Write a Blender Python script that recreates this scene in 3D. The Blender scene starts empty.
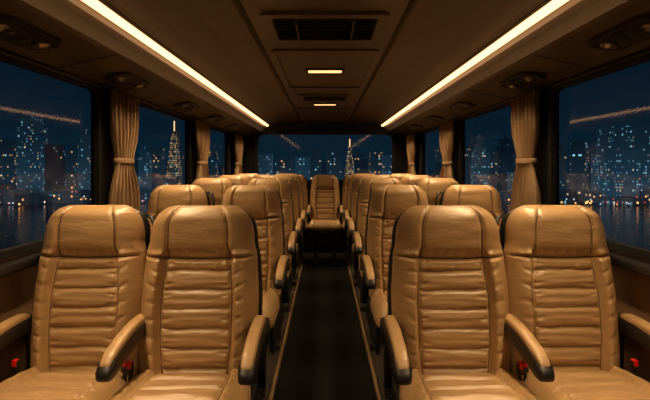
import bpy, bmesh, math, random
from mathutils import Vector, Matrix, noise
random.seed(4)
S=bpy.context.scene
COL=S.collection
try: S.view_settings.view_transform='Standard'
except Exception: pass
pi=math.pi
CAMZ=1.30

# ---------------------------------------------------------------- materials
def newmat(n):
    m=bpy.data.materials.new(n); m.use_nodes=True
    nt=m.node_tree; nt.nodes.clear()
    o=nt.nodes.new('ShaderNodeOutputMaterial')
    return m,nt,o
def pmat(name,col,rough=.5,metal=0,nscale=0,namt=.15,bump=0,bscale=200,spec=.5,coat=0,vor=0):
    m,nt,o=newmat(name)
    b=nt.nodes.new('ShaderNodeBsdfPrincipled')
    b.inputs['Roughness'].default_value=rough; b.inputs['Metallic'].default_value=metal
    b.inputs['Specular IOR Level'].default_value=spec
    b.inputs['Coat Weight'].default_value=coat; b.inputs['Coat Roughness'].default_value=.25
    nt.links.new(b.outputs[0],o.inputs[0])
    tc=nt.nodes.new('ShaderNodeTexCoord')
    nz=nt.nodes.new('ShaderNodeTexNoise'); nz.inputs['Scale'].default_value=nscale or 8
    nz.inputs['Detail'].default_value=4
    nt.links.new(tc.outputs['Object'],nz.inputs['Vector'])
    mx=nt.nodes.new('ShaderNodeMix'); mx.data_type='RGBA'
    mx.inputs[6].default_value=(*[c*(1-namt) for c in col],1)
    mx.inputs[7].default_value=(*[min(1,c*(1+namt)) for c in col],1)
    nt.links.new(nz.outputs['Fac'],mx.inputs[0])
    nt.links.new(mx.outputs[2],b.inputs['Base Color'])
    if bump:
        n2=nt.nodes.new('ShaderNodeTexNoise'); n2.inputs['Scale'].default_value=bscale; n2.inputs['Detail'].default_value=3
        nt.links.new(tc.outputs['Object'],n2.inputs['Vector'])
        bp=nt.nodes.new('ShaderNodeBump'); bp.inputs['Strength'].default_value=bump; bp.inputs['Distance'].default_value=.002
        nt.links.new(n2.outputs['Fac'],bp.inputs['Height'])
        last=bp
        if vor:
            mp=nt.nodes.new('ShaderNodeMapping'); mp.inputs['Scale'].default_value=(14,14,60)
            n3=nt.nodes.new('ShaderNodeTexNoise'); n3.inputs['Scale'].default_value=1.0; n3.inputs['Detail'].default_value=4; n3.inputs['Distortion'].default_value=.6
            nt.links.new(tc.outputs['Object'],mp.inputs[0]); nt.links.new(mp.outputs[0],n3.inputs['Vector'])
            b2=nt.nodes.new('ShaderNodeBump'); b2.inputs['Strength'].default_value=vor; b2.inputs['Distance'].default_value=.006
            nt.links.new(n3.outputs['Fac'],b2.inputs['Height']); nt.links.new(bp.outputs[0],b2.inputs['Normal']); last=b2
        nt.links.new(last.outputs[0],b.inputs['Normal'])
    return m
def emat(name,col,st):
    m,nt,o=newmat(name)
    e=nt.nodes.new('ShaderNodeEmission'); e.inputs[0].default_value=(*col,1); e.inputs[1].default_value=st
    nt.links.new(e.outputs[0],o.inputs[0]); return m
LEATHER=pmat('tan_leather',(.43,.268,.122),.35,nscale=9,namt=.16,bump=.45,bscale=210,spec=.6,coat=.14,vor=.42)
THREAD=pmat('seam_piping',(.11,.06,.024),.6)
BLACK=pmat('black_plastic',(.012,.011,.011),.36)
MATTEB=pmat('black_trim',(.010,.009,.009),.6,spec=.3)
GREYP=pmat('dark_grey_plastic',(.035,.028,.024),.45)
RED=pmat('red_button',(.75,.012,.01),.4)
METAL=pmat('brushed_metal',(.25,.22,.2),.4,metal=1)
CEIL=pmat('ceiling_vinyl',(.112,.082,.058),.5,nscale=3,namt=.08,bump=.2,bscale=300)
CEILC=pmat('ceiling_centre_vinyl',(.104,.077,.055),.42,nscale=3,namt=.08)
RACK=pmat('side_panel_vinyl',(.082,.059,.041),.42,nscale=3,namt=.1)
WALLM=pmat('wall_laminate',(.20,.12,.06),.5,nscale=4,namt=.12)
CURT=pmat('curtain_fabric',(.27,.17,.088),.85,nscale=30,namt=.12,bump=.4,bscale=500)
CARPET=pmat('aisle_carpet',(.010,.009,.009),.95,nscale=160,namt=.5,bump=.8,bscale=500,spec=.1)
FLOORM=pmat('floor_vinyl',(.04,.028,.018),.6,nscale=60,namt=.3)
TRIMM=pmat('trim_bronze',(.40,.26,.13),.35,metal=.4)
STRIP=emat('led_strip_glow',(1,.52,.22),3.4)
DOME=emat('ceiling_lamp_glow',(1,.50,.19),2.2)
def glassmat():
    m,nt,o=newmat('tinted_window_glass')
    t=nt.nodes.new('ShaderNodeBsdfTransparent'); t.inputs[0].default_value=(.92,.95,.97,1)
    g=nt.nodes.new('ShaderNodeBsdfGlossy'); g.inputs['Roughness'].default_value=.045
    lw=nt.nodes.new('ShaderNodeLayerWeight'); lw.inputs[0].default_value=.5
    p=nt.nodes.new('ShaderNodeMath'); p.operation='POWER'; p.inputs[1].default_value=4
    mu=nt.nodes.new('ShaderNodeMath'); mu.operation='MULTIPLY_ADD'; mu.inputs[1].default_value=.40; mu.inputs[2].default_value=.05
    mx=nt.nodes.new('ShaderNodeMixShader')
    nt.links.new(lw.outputs['Facing'],p.inputs[0]); nt.links.new(p.outputs[0],mu.inputs[0]); nt.links.new(mu.outputs[0],mx.inputs[0])
    nt.links.new(t.outputs[0],mx.inputs[1]); nt.links.new(g.outputs[0],mx.inputs[2]); nt.links.new(mx.outputs[0],o.inputs[0])
    return m
GLASS=glassmat()

# ---------------------------------------------------------------- helpers
def empty(name,loc=(0,0,0)):
    e=bpy.data.objects.new(name,None); e.location=loc; e.empty_display_size=.1; COL.objects.link(e); return e
def obj(name,me,parent=None,loc=(0,0,0)):
    o=bpy.data.objects.new(name,me); COL.objects.link(o); o.location=loc
    if parent: o.parent=parent
    return o
def mesh(name,vs,fs,mat,smooth=True,mi=None,recalc=True):
    me=bpy.data.meshes.new(name); me.from_pydata([tuple(v) for v in vs],[],fs)
    mats=mat if isinstance(mat,(list,tuple)) else [mat]
    for m in mats: me.materials.append(m)
    if mi:
        for p,i in zip(me.polygons,mi): p.material_index=i
    if recalc:
        bm=bmesh.new(); bm.from_mesh(me); bmesh.ops.remove_doubles(bm,verts=bm.verts,dist=1e-6)
        bmesh.ops.recalc_face_normals(bm,faces=bm.faces); bm.to_mesh(me); bm.free()
    for p in me.polygons: p.use_smooth=smooth
    return me
def joinmeshes(name,parts):
    """parts: list of (mesh, Matrix)"""
    mats=[]; V=[];F=[];MI=[];SM=[]
    for me,M in parts:
        off=len(V); V+= [M@v.co for v in me.vertices]
        mp=[]
        for m in me.materials:
            if m not in mats: mats.append(m)
            mp.append(mats.index(m))
        for p in me.polygons:
            F.append([off+i for i in p.vertices]); MI.append(mp[p.material_index]); SM.append(p.use_smooth)
    r=bpy.data.meshes.new(name); r.from_pydata(V,[],F)
    for m in mats: r.materials.append(m)
    for p,i,s in zip(r.polygons,MI,SM): p.material_index=i; p.use_smooth=s
    return r
def box(name,a,b,mat,bev=.0,seg=2):
    bm=bmesh.new(); bmesh.ops.create_cube(bm,size=1)
    for v in bm.verts:
        v.co=Vector([(a[i]+b[i])/2+v.co[i]*(b[i]-a[i]) for i in range(3)])
    if bev: bmesh.ops.bevel(bm,geom=bm.edges[:],offset=bev,segments=seg,affect='EDGES',profile=.5)
    me=bpy.data.meshes.new(name); bm.to_mesh(me); bm.free(); me.materials.append(mat)
    for p in me.polygons: p.use_smooth=False
    return me
def lathe(name,prof,mat,n=24):
    V=[];F=[]
    for r,z in prof:
        for i in range(n): V.append((r*math.cos(2*pi*i/n),r*math.sin(2*pi*i/n),z))
    for j in range(len(prof)-1):
        for i in range(n): F.append((j*n+i,j*n+(i+1)%n,(j+1)*n+(i+1)%n,(j+1)*n+i))
    F.append(tuple(range(n))[::-1]); F.append(tuple((len(prof)-1)*n+i for i in range(n)))
    return mesh(name,V,F,mat)
def tube(name,pts,r,mat,n=10):
    V=[];F=[]; pts=[Vector(p) for p in pts]
    for k,p in enumerate(pts):
        t=(pts[min(k+1,len(pts)-1)]-pts[max(k-1,0)]).normalized()
        ref=Vector((0,0,1)) if abs(t.z)<.8 else Vector((1,0,0))
        a=t.cross(ref)
        a.normalize(); b=t.cross(a)
        for i in range(n): V.append(p+r*(a*math.cos(2*pi*i/n)+b*math.sin(2*pi*i/n)))
    for k in range(len(pts)-1):
        for i in range(n): F.append((k*n+i,k*n+(i+1)%n,(k+1)*n+(i+1)%n,(k+1)*n+i))
    F.append(tuple(range(n))); F.append(tuple((len(pts)-1)*n+i for i in range(n)))
    return mesh(name,V,F,mat)
def rrect(x0,x1,z0,z1,r,k=6):
    P=[]
    for cx,cz,a in ((x1-r,z1-r,0),(x0+r,z1-r,90),(x0+r,z0+r,180),(x1-r,z0+r,270)):
        for i in range(k+1):
            t=math.radians(a+90*i/k); P.append((cx+r*math.cos(t),cz+r*math.sin(t)))
    return P
def ringplate(name,outer,inner,d,mat,mapf):
    n=len(outer); V=[mapf(x,z,0) for x,z in outer]+[mapf(x,z,0) for x,z in inner]+[mapf(x,z,d) for x,z in outer]+[mapf(x,z,d) for x,z in inner]
    F=[]
    for i in range(n):
        j=(i+1)%n
        F+=[(i,j,n+j,n+i),(2*n+i,3*n+i,3*n+j,2*n+j),(i,2*n+i,2*n+j,j),(n+i,n+j,3*n+j,3*n+i)]
    return mesh(name,V,F,mat,smooth=False)
def plate(name,outl,d,mat,mapf):
    n=len(outl); V=[mapf(x,z,0) for x,z in outl]+[mapf(x,z,d) for x,z in outl]
    F=[tuple(range(n)),tuple(range(n,2*n))[::-1]]+[(i,(i+1)%n,n+(i+1)%n,n+i) for i in range(n)]
    return mesh(name,V,F,mat,smooth=False)
I4=Matrix.Identity(4)
def sm(x): x=max(0,min(1,x)); return x*x*(3-2*x)
def lerpt(tab,v):
    for (a,b),(c,d) in zip(tab,tab[1:]):
        if v<=c: 
            return b+(d-b)*sm((v-a)/(c-a)) if c>a else d
    return tab[-1][1]

# ---------------------------------------------------------------- seat parts
def pad(name,H,wtab,t,relief,mat,mapf,r0=.03,r1=.05,cx=.075,nx=60,ns=110,pipes=(),Rc=.085):
    ss=[]
    for k in range(9): ss.append(r0*(1-math.cos(k/8*pi/2)))
    for k in range(1,ns): ss.append(r0+(H-r0-r1)*k/ns)
    for k in range(13): ss.append(H-r1+r1*math.sin(k/12*pi/2))
    us=[-1+2*i/nx for i in range(nx+1)]
    def params(s):
        w=lerpt(wtab,s/H); th=t; cf=1
        if s<r0: q=1-s/r0; c=math.sqrt(max(0,1-q*q)); th=t*c; w-=.03*(1-c); cf=c
        if s>H-r1: q=(s-(H-r1))/r1; c=math.sqrt(max(0,1-q*q)); th=t*c; cf=c
        if s>H-Rc: q=(s-(H-Rc))/Rc; w-=cx*(1-math.sqrt(max(0,1-q*q)))
        return w,th,cf
    def front(a,s):
        w,th,cf=params(s); x=a*w; aa=abs(a); e=math.sqrt(max(0,1-aa**5))
        return Vector((x,-(th*e)-relief(a,x,s)*cf*(1-aa**6),s))
    V=[];F=[]; N=2*(nx+1)
    for s in ss:
        w,th,cf=params(s); fr=[];bk=[]
        for u in us:
            a=.55*u+.45*math.sin(pi/2*u)
            fr.append(front(a,s)); bk.append(Vector((a*w,th*math.sqrt(max(0,1-abs(a)**5)),s)))
        V+=fr+bk[::-1]
    for k in range(len(ss)-1):
        for i in range(N):
            j=(i+1)%N; F.append((k*N+i,k*N+j,(k+1)*N+j,(k+1)*N+i))
    V=[mapf(v) for v in V]
    me=bpy.data.meshes.new(name); me.from_pydata([tuple(v) for v in V],[],F)
    me.materials.append(mat)
    bm=bmesh.new(); bm.from_mesh(me); bmesh.ops.remove_doubles(bm,verts=bm.verts,dist=1e-5)
    bmesh.ops.recalc_face_normals(bm,faces=bm.faces); bm.to_mesh(me); bm.free()
    for p in me.polygons: p.use_smooth=True
    if pipes:
        pr=[(me,I4)]
        for path in pipes: pr.append((tube('p',[mapf(front(a,s)+Vector((0,-.0010,0))) for a,s in path],.0024,THREAD,8),I4))
        me=joinmeshes(name,pr)
    return me
HB=.70
def SBf(v): return .54+.05*math.sin(v*4.2)+.05*sm((v-.72)/.2)
def vseam(aa): return .715-.02*(1-aa**2)
def back_relief(seed):
    def f(a,x,s):
        aa=abs(a); v=s/HB; r=.018*math.sin(pi*min(1,v*1.25)) 
        SB=SBf(v)
        hd=sm((v-.71)/.05)
        b=sm((aa-SB)/.10)*(1-sm((aa-.80)/.25)*.6)
        r+=.036*b*(1-.75*hd)
        r-=.013*math.exp(-((aa-SB)/.030)**2)*(1-.45*hd)
        if v>.70: r+=.040*hd*math.sin(pi*min(1,(v-.70)/.36))**.7*(1-.25*aa**2)
        vs=vseam(aa)
        r-=.020*math.exp(-((v-vs)/.011)**2)
        if v<.72:
            ph=s/.0735+.10*noise.noise(Vector((x*6,s*3,seed)))+.05*noise.noise(Vector((x*25,s*9,seed)))
            pf=abs(math.sin(pi*ph))
            mk=1-sm((aa-SB+.06)/.05)
            amp=.95+.5*noise.noise(Vector((x*6,math.floor(ph+.5)*3.1,seed+5)))
            r-=.017*((1-pf)**2.8)*mk*amp
            r+=.0034*noise.noise(Vector((x*6,s*62,seed)))*mk
            r-=.0055*max(0,math.sin(s*150+3*noise.noise(Vector((a*2,s*8,seed)))))**2*math.exp(-((aa-SB+.10)/.07)**2)
            r-=.0060*max(0,math.sin(s*100+2-(aa-SB)*9+3*noise.noise(Vector((a*2,s*6,seed+2)))))**2*math.exp(-((aa-SB-.12)/.10)**2)
            r-=.004*max(0,math.sin(x*170+3*noise.noise(Vector((x*6,s*6,seed)))))*math.exp(-((v-vs+.035)/.025)**2)
        else:
            r+=.0035*noise.noise(Vector((x*8,s*26,seed+9)))
        r-=.004*max(0,math.sin(x*150+1+3*noise.noise(Vector((x*6,s*6,seed)))))*math.exp(-((v-vs-.035)/.025)**2)
        r+=.0035*noise.noise(Vector((x*13+s*6,s*20,seed+3)))*sm((aa-SB)/.08)
        return r
    return f
WT=[(0,.208),(.25,.216),(.50,.218),(.70,.210),(.80,.198),(.92,.190),(1,.186)]
REC=math.radians(8)
MB=Matrix.Translation((0,.075,.415))@Matrix.Rotation(-REC,4,'X')
vp=[i/90 for i in range(3,63)]
pipes=[[(sg*SBf(v),v*HB) for v in vp] for sg in (-1,1)]+[[(a/30,vseam(abs(a/30))*HB) for a in range(-28,29)]]+[[(sg*SBf(v),v*HB) for v in [.72+i*.01 for i in range(24)]] for sg in (-1,1)]
backs=[pad('backrest',HB,WT,.05,back_relief(s),LEATHER,lambda v:MB@v,r0=.04,r1=.055,cx=.085,Rc=.10,nx=84,ns=190,pipes=pipes) for s in (1.3,7.7,15.1)]
WS=[(p,w+.008) for p,w in WT]
MS=Matrix.Translation((0,.125,.40))@Matrix.Rotation(-REC,4,'X')
shell=pad('back_shell',HB-.005,WS,.042,lambda a,x,s:0,BLACK,lambda v:MS@v,r0=.03,r1=.05,cx=.08,nx=24,ns=20)
HC=.50
def cush_relief(a,x,s):
    aa=abs(a); v=s/HC; r=.012*math.sin(pi*v)
    SB=.62
    r+=.026*sm((aa-SB)/.10)*(1-sm((aa-.82)/.2)*.6)
    r-=.012*math.exp(-((aa-SB)/.028)**2)
    ph=s/.085+.12*noise.noise(Vector((x*7,s*3,31)))
    r-=.014*((1-abs(math.sin(pi*ph)))**2.5)*(1-sm((aa-SB+.06)/.05))
    r+=.004*noise.noise(Vector((x*8,s*55,4)))*(1-sm((aa-SB)/.06))
    r-=.005*max(0,math.sin(s*110+3*noise.noise(Vector((a*2,s*6,2)))))**2*math.exp(-((aa-SB-.11)/.08)**2)
    r+=.004*noise.noise(Vector((x*14,s*20,8)))
    return r
MC=Matrix.Translation((0,.03,.435))@Matrix.Rotation(math.radians(-3),4,'X')
cush=pad('cushion',HC,[(0,.205),(.3,.222),(1,.226)],.058,cush_relief,LEATHER,lambda v:MC@Vector((v.x,-v.z,-v.y)),r0=.03,r1=.06,cx=.05,nx=56,ns=110,
   pipes=[[(sg*.62,HC*(.04+.92*i/60)) for i in range(61)] for sg in (-1,1)])
pan=joinmeshes('seat_pan',[(box('p',(-.205,-.43,.345),(.205,.09,.395),BLACK,.012),I4),
   (box('p',(-.222,-.40,.29),(-.204,.15,.43),BLACK,.008),I4),(box('p',(.204,-.40,.29),(.222,.15,.43),BLACK,.008),I4)])
legs=joinmeshes('leg_frame',[(box('l',(-.15,-.24,.03),(-.11,-.18,.355),GREYP,.008),I4),(box('l',(.11,-.24,.03),(.15,-.18,.355),GREYP,.008),I4),
   (box('l',(-.16,-.36,.0),(-.10,.06,.035),GREYP,.008),I4),(box('l',(.10,-.36,.0),(.16,.06,.035),GREYP,.008),I4),(box('l',(-.15,-.225,.18),(.15,-.195,.21),GREYP,.005),I4)])
def sweep(name,stations,mat,n=20,e=3.2):
    V=[];F=[]
    for y,zc,w,h in stations:
        for i in range(n):
            t=2*pi*i/n; c=math.cos(t); s=math.sin(t)
            V.append((w*math.copysign(abs(c)**(2/e),c),y,zc+h*math.copysign(abs(s)**(2/e),s)))
    for k in range(len(stations)-1):
        for i in range(n): F.append((k*n+i,k*n+(i+1)%n,(k+1)*n+(i+1)%n,(k+1)*n+i))
    F.append(tuple(range(n))); F.append(tuple((len(stations)-1)*n+i for i in range(n)))
    return mesh(name,V,F,mat)
def armst(y0,y1,zoff,w,h,n=22,drop=.05):
    st=[]
    for k in range(n+1):
        q=k/n; ang=q*pi; y=y0+(y1-y0)*(1-math.cos(ang))/2
        u=(y-y0)/(y1-y0)
        ef=math.sqrt(max(.0004,1-(max(0,1-u/.14))**2)); er=math.sqrt(max(.0004,1-(max(0,(u-.9)/.1))**2)); c=min(ef,er)
        z=.660-drop*(1-u)**2.2+.006*math.sin(u*pi)+zoff
        st.append((y,z,w*(.55+.45*c) if c>.05 else w*.4,h*c))
    return st
arm=joinmeshes('armrest',[(sweep('a',armst(-.258,.075,.015,.0225,.021),LEATHER),I4),
   (sweep('a',armst(-.275,.10,-.014,.0300,.034),BLACK),I4),
   (lathe('h',[(.001,-.030),(.036,-.030),(.040,-.024),(.040,.024),(.036,.030),(.001,.030)],BLACK),Matrix.Translation((0,.085,.635))@Matrix.Rotation(pi/2,4,'Y')),
   (tube('h',[(0,.085,.635),(0,.10,.55),(0,.10,.40)],.016,BLACK),I4)])
handle=tube('grab_handle',[(0,.19,.84),(.018,.175,.88),(.03,.17,.93),(.034,.175,.98),(.028,.185,1.02),(.012,.20,1.05),(-.012,.21,1.06)],.0095,BLACK)
buckle=joinmeshes('belt_buckle',[(box('b',(-.006,-.02,.44),(.006,-.008,.52),BLACK,.004),I4),(box('b',(-.010,-.028,.505),(.010,-.004,.548),BLACK,.004),I4),(box('b',(-.008,-.030,.528),(.008,-.008,.551),RED,.002),I4)])
nseat=0
def seat(x,y,z,side,window,sx=1.0,arms=True):
    global nseat
    e=empty('passenger_seat',(x,y,z)); e.scale=(sx,1,1)
    obj('backrest',backs[nseat%3],e); obj('back_shell',shell,e); obj('cushion',cush,e); obj('seat_pan',pan,e)
    nseat+=1
    l=obj('leg_frame',legs,e); k=z-.03; l.scale=(1,1,(.35+k)/.35); l.location=(0,0,-k)
    if arms:
        a=obj('armrest_1',arm,e,(side*.232,0,0)); a.scale=(1/sx,1,1)
        if window: a=obj('armrest_2',arm,e,(-side*.228,0,0)); a.scale=(1/sx,1,1)
    if window: 
        h=obj('grab_handle',handle,e,(side*.200,0,0)); h.scale=(side,1,1)
    obj('belt_buckle',buckle,e,((side*.196 if window else -side*.205),-.01,0))
    if window: obj('belt_buckle_2',buckle,e,(-side*.20,-.01,0))
    return e
rows=[(1.70,.0,True),(2.62,.045,False),(3.45,.065,False),(4.28,.072,False),(5.12,.072,False)]
for y,dz,first in rows:
    for s in (-1,1):
        if first:
            seat(s*.498,y-.02,.03+dz,-s,False,1.07); seat(s*.945,y,.03+dz,-s,True,1.02)
        else:
            seat(s*.456,y,.03+dz,-s,False,.92); seat(s*.905,y,.03+dz,-s,True,.92)
for k in range(-2,3):
    seat(k*.44,6.12,.03+.04,-1 if k>0 else 1,abs(k)==2,.96,arms=abs(k)==1)

# ---------------------------------------------------------------- room shell
Y0,Y1=-1.8,6.75; XW=1.22
obj('floor',box('floor',(-XW,Y0,-.06),(XW,Y1,-.0),FLOORM))
obj('aisle_carpet',box('aisle_carpet',(-.285,Y0+.02,.0),(.285,5.70,.008),CARPET,.002))
for i,s in enumerate((-1,1)):
    a,b=sorted((s*.30,s*XW))
    obj('seat_platform',box('seat_platform',(a,Y0+.01,.0),(b,Y1-.05,.03),FLOORM,.003))
    a,b=sorted((s*.288,s*.306))
    obj('trim_%d'%(i+1),box('trim',(a,Y0+.02,.0),(b,5.75,.038),TRIMM,.003))
ZB,ZT=.95,1.735
wins=[(-1.35,2.44),(2.74,4.08),(4.42,5.70)]
wn=0
for side,nm in ((-1,'left'),(1,'right')):
    parts=[]
    def bx(a,b,m,bev=0):
        xs=sorted((side*a[0],side*b[0])); return box('w',(xs[0],a[1],a[2]),(xs[1],b[1],b[2]),m,bev)
    parts.append((bx((XW,Y0,0),(XW+.05,Y1,ZB),WALLM),I4))
    parts.append((bx((XW,Y0,ZT),(XW+.05,Y1,2.0),MATTEB),I4))
    ys=[Y0]+[v for w in wins for v in w]+[Y1]
    for a,b in zip(ys[0::2],ys[1::2]): parts.append((bx((XW,a,ZB),(XW+.05,b,ZT),MATTEB),I4))
    obj('wall_'+nm,joinmeshes('wall_'+nm,parts))
    obj('trim_%d'%(3 if side<0 else 4),joinmeshes('ledge',[(bx((XW-.055,Y0,ZB-.055),(XW-.001,Y1-.02,ZB-.015),BLACK,.012),I4),
        (bx((XW-.02,Y0,.62),(XW-.001,Y1-.02,.64),BLACK,.004),I4),(bx((XW-.03,Y0,.12),(XW-.001,Y1-.02,.2),BLACK,.004),I4)]))
    for (a,b) in wins:
        wn+=1; e=empty('window_%d'%wn,(0,0,0))
        outer=rrect(a,b,ZB,ZT,.001); inner=rrect(a+.035,b-.035,ZB+.03,ZT-.035,.075)
        obj('frame',ringplate('frame',outer,inner,.03,MATTEB,lambda y,z,d:(side*(XW-.012+d),y,z)),e)
        obj('glass',mesh('glass',[(side*(XW+.012),a+.02,ZB+.02),(side*(XW+.012),b-.02,ZB+.02),(side*(XW+.012),b-.02,ZT-.02),(side*(XW+.012),a+.02,ZT-.02)],[(0,1,2,3)],GLASS,False,recalc=False),e)
RZ0,RZ1=1.06,1.80
outer=rrect(-XW,XW,0,2.02,.001); inner=rrect(-1.03,1.03,RZ0,RZ1,.11)
obj('wall_rear',ringplate('wall_rear',outer,inner,.06,MATTEB,lambda x,z,d:(x,Y1+d,z)))
e=empty('window_7'); outer=rrect(-1.06,1.06,RZ0-.03,RZ1+.03,.12); inner=rrect(-1.0,1.0,RZ0+.03,RZ1-.03,.09)
obj('frame',ringplate('frame',outer,inner,.02,MATTEB,lambda x,z,d:(x,Y1-.021+d,z)),e)
obj('glass',mesh('glass',[(-1.03,Y1+.02,RZ0),(1.03,Y1+.02,RZ0),(1.03,Y1+.02,RZ1),(-1.03,Y1+.02,RZ1)],[(0,1,2,3)],GLASS,False,recalc=False),e)
outer=rrect(-XW,XW,0,2.02,.001); inner=rrect(-1.1,1.1,.85,1.75,.12)
obj('wall_front',ringplate('wall_front',outer,inner,.06,WALLM,lambda x,z,d:(x,Y0-.06+d,z)))
e=empty('window_8')
obj('frame',ringplate('frame',rrect(-1.12,1.12,.83,1.77,.13),rrect(-1.06,1.06,.89,1.71,.1),.02,BLACK,lambda x,z,d:(x,Y0+.001+d,z)),e)
obj('glass',mesh('glass',[(-1.1,Y0-.03,.85),(1.1,Y0-.03,.85),(1.1,Y0-.03,1.75),(-1.1,Y0-.03,1.75)],[(0,1,2,3)],GLASS,False,recalc=False),e)
def extr(name,prof,mats,mi,y0=Y0,y1=Y1,ny=1):
    V=[];F=[];MI=[]
    n=len(prof)
    for k in range(ny+1):
        y=y0+(y1-y0)*k/ny
        for x,z in prof: V.append((x,y,z))
    for k in range(ny):
        for i in range(n-1): F.append((k*n+i,k*n+i+1,(k+1)*n+i+1,(k+1)*n+i)); MI.append(mi[i])
    return mesh(name,V,F,mats,smooth=False,mi=MI,recalc=False)
half=[(XW,1.725,0),(1.195,1.738,1),(1.185,1.744,1),(.945,1.798,1),(.925,1.806,1),(.895,1.85,1),(.886,1.872,1),(.884,1.908,1),(.820,1.908,2),(.818,1.915,2),(.795,1.925,2),(.70,1.945,2),(.55,1.962,2),(.375,1.968,2),(.365,1.98,0),(.345,1.98,0),(.335,1.955,3),(.0,1.955,3)]
P=[(-x,z) for x,z,m in half]+[(x,z) for x,z,m in half[::-1][1:]]
mi0=[m for _,_,m in half[:-1]]
MIs=mi0+mi0[::-1]
obj('ceiling',extr('ceiling',P,[MATTEB,RACK,CEIL,CEILC],MIs))
obj('roof',box('roof',(-XW-.05,Y0-.06,2.0),(XW+.05,Y1+.06,2.05),BLACK,.0))
for s in (-1,1):
    e=empty('led_light_strip')
    obj('diffuser',tube('diffuser',[(s*.848,Y0+.05,1.9),(s*.848,6.62,1.9)],.020,STRIP,12),e)
    obj('rail',box('rail',(s*.851-.026,Y0+.03,1.903),(s*.851+.026,6.65,1.908),METAL),e)
    L=bpy.data.lights.new('added_strip_lamp','AREA'); L.shape='RECTANGLE'; L.size=.03; L.size_y=8.2; L.energy=54; L.color=(1,.69,.37); L.spread=math.radians(116)  # added area lamp lights the seats for the strip; spread hides it from camera
    o=bpy.data.objects.new('added_strip_lamp',L); COL.objects.link(o); o.location=(s*.848,2.4,1.876); o.parent=e
def hole_grille(y0,y1,w,name='ceiling_air_vent'):
    e=empty(name)
    m=lambda x,y,d:(x,y,1.955-d)
    obj('frame',ringplate('frame',rrect(-w-.045,w+.045,y0-.05,y1+.05,.03),rrect(-w,w,y0,y1,.02),.014,CEILC,m),e)
    obj('backing',plate('backing',rrect(-w,w,y0,y1,.02),.003,BLACK,m),e)
    pr=[]
    n=8
    for k in range(n):
        yy=y0+(k+.5)*(y1-y0)/n
        pr.append((box('s',(-w*.97,-.014,-.0015),(w*.97,.014,.0015),GREYP),Matrix.Translation((0,yy,1.946))@Matrix.Rotation(math.radians(35),4,'X')))
    for x in (-w*.55,w*.55): pr.append((box('s',(x-.004,y0,1.934),(x+.004,y1,1.953),GREYP),I4))
    obj('slats',joinmeshes('slats',pr),e)
hole_grille(1.96,2.30,.235)
hole_grille(4.15,4.42,.2)
def dome(y,w=.115,l=.05):
    e=empty('ceiling_lamp')
    m=lambda x,yy,d:(x,y+yy,1.955-d)
    obj('bezel',ringplate('bezel',rrect(-w-.02,w+.02,-l-.02,l+.02,.03),rrect(-w,w,-l,l,.02),.012,GREYP,m),e)
    obj('lens',plate('lens',rrect(-w,w,-l,l,.02),.008,DOME,m),e)
    L=bpy.data.lights.new('bulb','SPOT'); L.energy=4.5; L.color=(1,.68,.37); L.spot_size=math.radians(140); L.spot_blend=1; L.shadow_soft_size=0
    o=bpy.data.objects.new('bulb',L); COL.objects.link(o); o.location=(0,y,1.94); o.parent=e
for y in (-.6,.75,3.08,4.75): dome(y)  # first two are unseen, added to light the seat fronts
for k,(a,b) in enumerate(((.95,1.72),(2.52,3.75),(5.1,6.3))):
    obj('ceiling_panel',ringplate('ceiling_panel',rrect(-.31,.31,a,b,.05),rrect(-.285,.285,a+.025,b-.025,.035),.010,CEILC,lambda x,y,d:(x,y,1.955-d)))
k=5
for y in (.4,2.43,4.0,5.5):
    prof=[(x,z-.0025) for x,z in P if abs(x)<.80]
    V=[];F=[];n=len(prof)
    for yy in (y,y+.008): V+=[(x,yy,z) for x,z in prof]
    for i in range(n-1): F.append((i,i+1,n+i+1,n+i))
    obj('trim_%d'%k,mesh('trim',V,F,BLACK,False,recalc=False)); k+=1
def psu(s,y):
    e=empty('overhead_service_panel'); ang=math.atan2(.054,.24)
    e.location=(s*1.07,y,1.768); e.rotation_euler=(0,s*ang,0)
    m=lambda a,b,d:(a,b,-d)
    obj('plate',plate('plate',rrect(-.06,.06,-.17,.17,.05),.010,BLACK,m),e)
    obj('rim',ringplate('rim',rrect(-.066,.066,-.176,.176,.055),rrect(-.057,.057,-.167,.167,.048),.013,GREYP,m),e)
    noz=[(.030,-.008),(.030,-.016),(.026,-.022),(.022,-.019),(.018,-.019),(.014,-.026),(.001,-.028)]
    pr=[]
    for yy in (-.11,.11): pr.append((lathe('n',noz,METAL),Matrix.Translation((0,yy,0))))
    for yy in (-.045,.045): pr.append((lathe('n',[(.018,-.008),(.018,-.015),(.014,-.017),(.001,-.013)],GREYP),Matrix.Translation((.015*s,yy,0))))
    for q in range(5): pr.append((box('g',(-.04*s-.006,-.045+q*.02,-.013),(-.04*s+.006,-.035+q*.02,-.009),GREYP),I4))
    obj('vents',joinmeshes('vents',pr),e)
for s in (-1,1):
    for y in (.7,1.58,2.45,3.5,4.4,5.3): psu(s,y)
    obj('trim_%d'%k,joinmeshes('t',[(box('s',(-.135,-.003,-.002),(.135,.003,.0),BLACK),Matrix.Translation((s*1.065,yy,1.7695))@Matrix.Rotation(s*math.atan2(.054,.24),4,'Y')) for yy in (1.1,2.02,2.95,3.95,4.85)])); k+=1
    obj('curtain_rail',tube('curtain_rail',[(s*1.195,Y0+.1,1.722),(s*1.195,6.6,1.722)],.006,BLACK))

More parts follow.
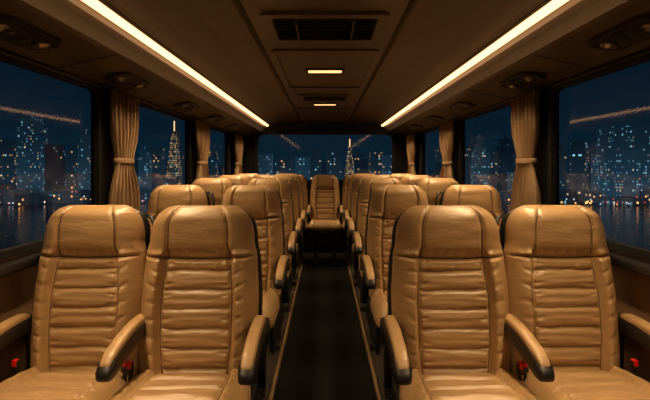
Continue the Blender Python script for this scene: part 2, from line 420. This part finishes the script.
# ---------------------------------------------------------------- curtains
def curtain(s,yc,wd,seed):
    e=empty('curtain'); e.location=(s*1.155,yc,0)
    zt,zb,ztie=1.715,.97,1.33
    nu,nz=110,60; V=[];F=[]
    for j in range(nz+1):
        z=zb+(zt-zb)*j/nz
        pinch=math.exp(-((z-ztie)/.12)**2)
        w=wd*(1-.36*pinch)*(1+.08*(z<ztie)*sm((ztie-z)/.2))
        amp=.024*(1-.40*pinch)
        for i in range(nu+1):
            u=i/nu; ph=2*pi*6.5*u+.9*noise.noise(Vector((u*4,z*2,seed)))*2
            xx=amp*math.sin(ph)+.005*noise.noise(Vector((u*8,z*6,seed)))
            yy=(u-.5)*w+.008*math.cos(ph)
            V.append((-s*xx,yy,z))
    for j in range(nz):
        for i in range(nu): a=j*(nu+1)+i; F.append((a,a+1,a+nu+2,a+nu+1))
    o=obj('drape',mesh('drape',V,F,CURT,recalc=False),e)
    md=o.modifiers.new('s','SOLIDIFY'); md.thickness=.003
    V=[];F=[];n=28
    for z,r in ((ztie-.014,1),(ztie-.010,1.05),(ztie+.010,1.05),(ztie+.014,1)):
        for i in range(n):
            t=2*pi*i/n; c=math.cos(t);q=math.sin(t)
            V.append((r*.022*math.copysign(abs(c)**.6,c),r*(wd*.34)*math.copysign(abs(q)**.6,q),z))
    for j in range(3):
        for i in range(n): F.append((j*n+i,j*n+(i+1)%n,(j+1)*n+(i+1)%n,(j+1)*n+i))
    obj('tieback',mesh('tieback',V,F,CURT),e)
sd=0
for s in (-1,1):
    for yc,wd in ((2.59,.31),(4.25,.40),(6.0,.5)):
        curtain(s,yc,wd,sd); sd+=3.3

# ---------------------------------------------------------------- city outside
ZG=-24.0
def citymat(name,dens,warm,st,cw=2.0,ch=2.7,base=(.006,.012,.018)):
    m,nt,o=newmat(name); N=nt.nodes; Lk=nt.links
    g=N.new('ShaderNodeNewGeometry'); sp=N.new('ShaderNodeSeparateXYZ'); Lk.new(g.outputs['Position'],sp.inputs[0])
    def M(op,a,b=None,c=None):
        n=N.new('ShaderNodeMath'); n.operation=op
        for i,v in enumerate((a,b,c)):
            if v is None: continue
            if isinstance(v,(int,float)): n.inputs[i].default_value=v
            else: Lk.new(v,n.inputs[i])
        return n.outputs[0]
    u=M('DIVIDE',M('ADD',sp.outputs[0],sp.outputs[1]),cw); w=M('DIVIDE',sp.outputs[2],ch)
    fu,fw=M('FLOOR',u),M('FLOOR',w)
    cb=N.new('ShaderNodeCombineXYZ'); Lk.new(fu,cb.inputs[0]); Lk.new(fw,cb.inputs[1])
    wn=N.new('ShaderNodeTexWhiteNoise'); wn.noise_dimensions='3D'; Lk.new(cb.outputs[0],wn.inputs['Vector'])
    nz=N.new('ShaderNodeTexNoise'); nz.inputs['Scale'].default_value=.06; Lk.new(g.outputs['Position'],nz.inputs['Vector'])
    d=M('MULTIPLY',nz.outputs['Fac'],dens*2)
    lit=M('LESS_THAN',wn.outputs['Value'],d)
    mu=M('LESS_THAN',M('FRACT',u),.65); mw=M('LESS_THAN',M('FRACT',w),.55)
    nrm=N.new('ShaderNodeSeparateXYZ'); Lk.new(g.outputs['Normal'],nrm.inputs[0])
    side=M('LESS_THAN',M('ABSOLUTE',nrm.outputs[2]),.5)
    f=M('MULTIPLY',M('MULTIPLY',lit,side),M('MULTIPLY',mu,mw))
    w2=N.new('ShaderNodeTexWhiteNoise'); w2.noise_dimensions='3D'; 
    ad=N.new('ShaderNodeVectorMath'); ad.operation='ADD'; ad.inputs[1].default_value=(17.3,5.1,9.7); Lk.new(cb.outputs[0],ad.inputs[0]); Lk.new(ad.outputs[0],w2.inputs['Vector'])
    cr=N.new('ShaderNodeValToRGB'); Lk.new(w2.outputs['Value'],cr.inputs[0]); cr.color_ramp.interpolation='CONSTANT'
    e=cr.color_ramp.elements; e[0].color=(1,.50,.16,1); e[1].position=warm; e[1].color=(.25,.62,.80,1)
    x=e.new(warm*.5); x.color=(1,.72,.38,1)
    bri=M('MULTIPLY',f,M('MULTIPLY_ADD',M('POWER',M('FRACT',M('MULTIPLY',w2.outputs['Value'],13.7)),2.2),st,.14*st))
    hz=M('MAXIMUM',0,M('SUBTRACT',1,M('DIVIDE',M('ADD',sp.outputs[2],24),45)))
    bs=N.new('ShaderNodeEmission'); bs.inputs[0].default_value=(*base,1); Lk.new(M('MULTIPLY_ADD',hz,1.1,.55),bs.inputs[1])  # painted haze: facades glow by themselves, brighter toward the ground
    pb=N.new('ShaderNodeBsdfPrincipled'); pb.inputs['Roughness'].default_value=.9; pb.inputs['Specular IOR Level'].default_value=.1
    mc=N.new('ShaderNodeMix'); mc.data_type='RGBA'; mc.inputs[6].default_value=(base[0]*6,base[1]*6,base[2]*6,1)
    Lk.new(cr.outputs[0],mc.inputs[7]); Lk.new(f,mc.inputs[0]); Lk.new(mc.outputs[2],pb.inputs['Base Color'])
    Lk.new(cr.outputs[0],pb.inputs['Emission Color']); Lk.new(bri,pb.inputs['Emission Strength'])
    a=N.new('ShaderNodeAddShader'); Lk.new(pb.outputs[0],a.inputs[0]); Lk.new(bs.outputs[0],a.inputs[1]); Lk.new(a.outputs[0],o.inputs[0])
    return m
C1=citymat('tower_facade_warm',.11,.60,1.2,1.8,2.4,(.006,.015,.024))
C2=citymat('tower_facade_cool',.17,.25,.9,1.6,2.2,(.009,.026,.042))
C3=citymat('tower_facade_dim',.04,.5,1.0,1.8,2.4,(.003,.008,.014))
GLOW=emat('tower_accent_light',(1,.55,.22),1.8)
parts=[]
def tower(px,py,w,dp,h,mat,style=0):
    z1=h
    bs=lambda a,b,m:parts.append((box('t',a,b,m),I4))
    if style==0: bs((px-w/2,py-dp/2,ZG),(px+w/2,py+dp/2,z1),mat)
    elif style==1:
        bs((px-w/2,py-dp/2,ZG),(px+w/2,py+dp/2,z1-.12*(z1-ZG)),mat)
        bs((px-w*.36,py-dp*.36,ZG),(px+w*.36,py+dp*.36,z1),mat)
        bs((px-w*.05,py-.5,z1),(px+w*.05,py+.5,z1+5),mat)
    elif style==2:
        n=7
        for k in range(n):
            q=k/n; f=1-q*.8; bs((px-w/2*f,py-dp/2*f,ZG),(px+w/2*f,py+dp/2*f,ZG+(z1-ZG)*(.35+.65*(k+1)/n)*.86),mat)
        bs((px-.4,py-.4,z1*.6),(px+.4,py+.4,z1),GLOW)
    elif style==3:
        me=lathe('t',[(w/2,ZG),(w/2,z1-5),(w*.42,z1-2),(w*.25,z1)],mat,20)
        for p in me.polygons: p.use_smooth=False
        parts.append((me,Matrix.Translation((px,py,0))))
C4=citymat('landmark_facade',.60,.90,1.0,1.4,1.9,(.016,.018,.018))
for k,d,w,h,m,st in [(-.65,360,15,38,C2,1),(-.70,380,12,22,C1,0),(-.60,350,10,16,C3,0),(-.565,370,13,12,C1,0),(-.53,350,9,24,C2,1),(-.505,380,10,17,C1,1),
   (-.335,400,10,40,C4,2),(-.40,370,8,12,C2,1),(-.37,380,9,16,C1,0),(-.30,360,9,10,C1,0),(-.285,380,9,24,C3,1),
   (.665,350,27,30,C2,0),(.565,380,14,22,C1,3),(.51,360,13,18,C1,1),(.61,370,9,10,C2,0),(.31,380,10,17,C1,0),(.345,370,12,16,C2,1),(.40,400,11,24,C3,1),(.37,380,8,11,C1,0),(.70,370,14,14,C1,0),
   (.055,400,9,24,C4,2),(.02,420,14,13,C1,0),(-.05,400,13,8,C2,0),(-.02,380,9,13,C1,1),(.115,400,12,12,C1,0),(-.09,390,14,6,C1,0),(.14,380,9,9,C2,0),
   (.085,430,14,9,C1,0),(-.13,410,11,11,C2,0),(.255,400,8,14,C1,0),(-.25,380,9,13,C1,0)]:
    tower(k*d,d,w,w,h+1.3,m,st)
for i in range(110):
    k=-1.35+2.7*(i+random.random())/110; d=random.uniform(390,470)/math.sqrt(1+.3*k*k)
    w=random.uniform(9,20); h=random.choice([-14,-9,-5,-2,0,3,6,9])+random.uniform(-3,3)
    tower(k*d,d,w,w,h,random.choice([C1,C2,C3,C3]),random.choice([0,0,1,3]))
for i in range(110):
    k=-1.35+2.7*(i+random.random())/110; d=random.uniform(322,340)/math.sqrt(1+.3*k*k)
    w=random.uniform(6,15); tower(k*d,d,w,w,ZG+random.uniform(3,10),random.choice([C1,C1,C3]),0)
obj('city_skyline',joinmeshes('city_skyline',parts))
def lampmat(n,c,s):
    m,nt,o=newmat(n); b=nt.nodes.new('ShaderNodeBsdfPrincipled'); b.inputs['Base Color'].default_value=(*c,1); b.inputs['Emission Color'].default_value=(*c,1); b.inputs['Emission Strength'].default_value=s
    nt.links.new(b.outputs[0],o.inputs[0]); return m
LW=lampmat('street_lamp_amber',(1,.42,.10),2.8); LC=lampmat('street_lamp_white',(.7,.85,1),1.6); LR=lampmat('street_lamp_red',(1,.08,.04),1.8)
pp=[]
def ico(r,m):
    bm=bmesh.new(); bmesh.ops.create_icosphere(bm,subdivisions=1,radius=r); me=bpy.data.meshes.new('b'); bm.to_mesh(me); bm.free(); me.materials.append(m); return me
ia=[ico(.42,LW),ico(.5,LW),ico(.6,LW),ico(.4,LC),ico(.35,LR)]
for i in range(210):
    k=-1.3+2.6*random.random(); d=random.uniform(296,312)/math.sqrt(1+.3*k*k)
    pp.append((random.choice(ia),Matrix.Translation((k*d,d,ZG+random.choice([1.5,2,2,2.5,2.5,4,6])))))
obj('shoreline_street_lamps',joinmeshes('shoreline_street_lamps',pp))
wm,nt,o=newmat('harbour_water')
b=nt.nodes.new('ShaderNodeBsdfPrincipled'); b.inputs['Base Color'].default_value=(.004,.012,.02,1); b.inputs['Roughness'].default_value=.10
tc=nt.nodes.new('ShaderNodeTexCoord'); nz=nt.nodes.new('ShaderNodeTexNoise'); nz.inputs['Scale'].default_value=.5; nz.inputs['Detail'].default_value=3
bp=nt.nodes.new('ShaderNodeBump'); bp.inputs['Strength'].default_value=.35; bp.inputs['Distance'].default_value=.5
nt.links.new(tc.outputs['Object'],nz.inputs[0]); nt.links.new(nz.outputs['Fac'],bp.inputs['Height']); nt.links.new(bp.outputs[0],b.inputs['Normal']); nt.links.new(b.outputs[0],o.inputs[0])
obj('harbour_water',mesh('harbour_water',[(-900,-300,ZG),(900,-300,ZG),(900,900,ZG),(-900,900,ZG)],[(0,1,2,3)],wm,False,recalc=False))
W=bpy.data.worlds.new('night_sky'); S.world=W; W.use_nodes=True; nt=W.node_tree; nt.nodes.clear()
tc=nt.nodes.new('ShaderNodeTexCoord'); sp=nt.nodes.new('ShaderNodeSeparateXYZ'); cr=nt.nodes.new('ShaderNodeValToRGB')
bg=nt.nodes.new('ShaderNodeBackground'); o=nt.nodes.new('ShaderNodeOutputWorld')
nt.links.new(tc.outputs['Generated'],sp.inputs[0]); nt.links.new(sp.outputs[2],cr.inputs[0]); nt.links.new(cr.outputs[0],bg.inputs[0]); nt.links.new(bg.outputs[0],o.inputs[0])
cr.color_ramp.elements[0].color=(.0032,.015,.028,1); cr.color_ramp.elements[1].color=(.0013,.0048,.011,1); cr.color_ramp.elements[1].position=.35
bg.inputs[1].default_value=1.0

# ---------------------------------------------------------------- camera
c=bpy.data.cameras.new('camera'); c.lens=36*450/650; c.sensor_width=36; c.shift_y=-34/650; c.clip_start=.05; c.clip_end=3000
co=bpy.data.objects.new('camera',c); COL.objects.link(co); co.location=(0,0,CAMZ); co.rotation_euler=(pi/2,0,0); S.camera=co
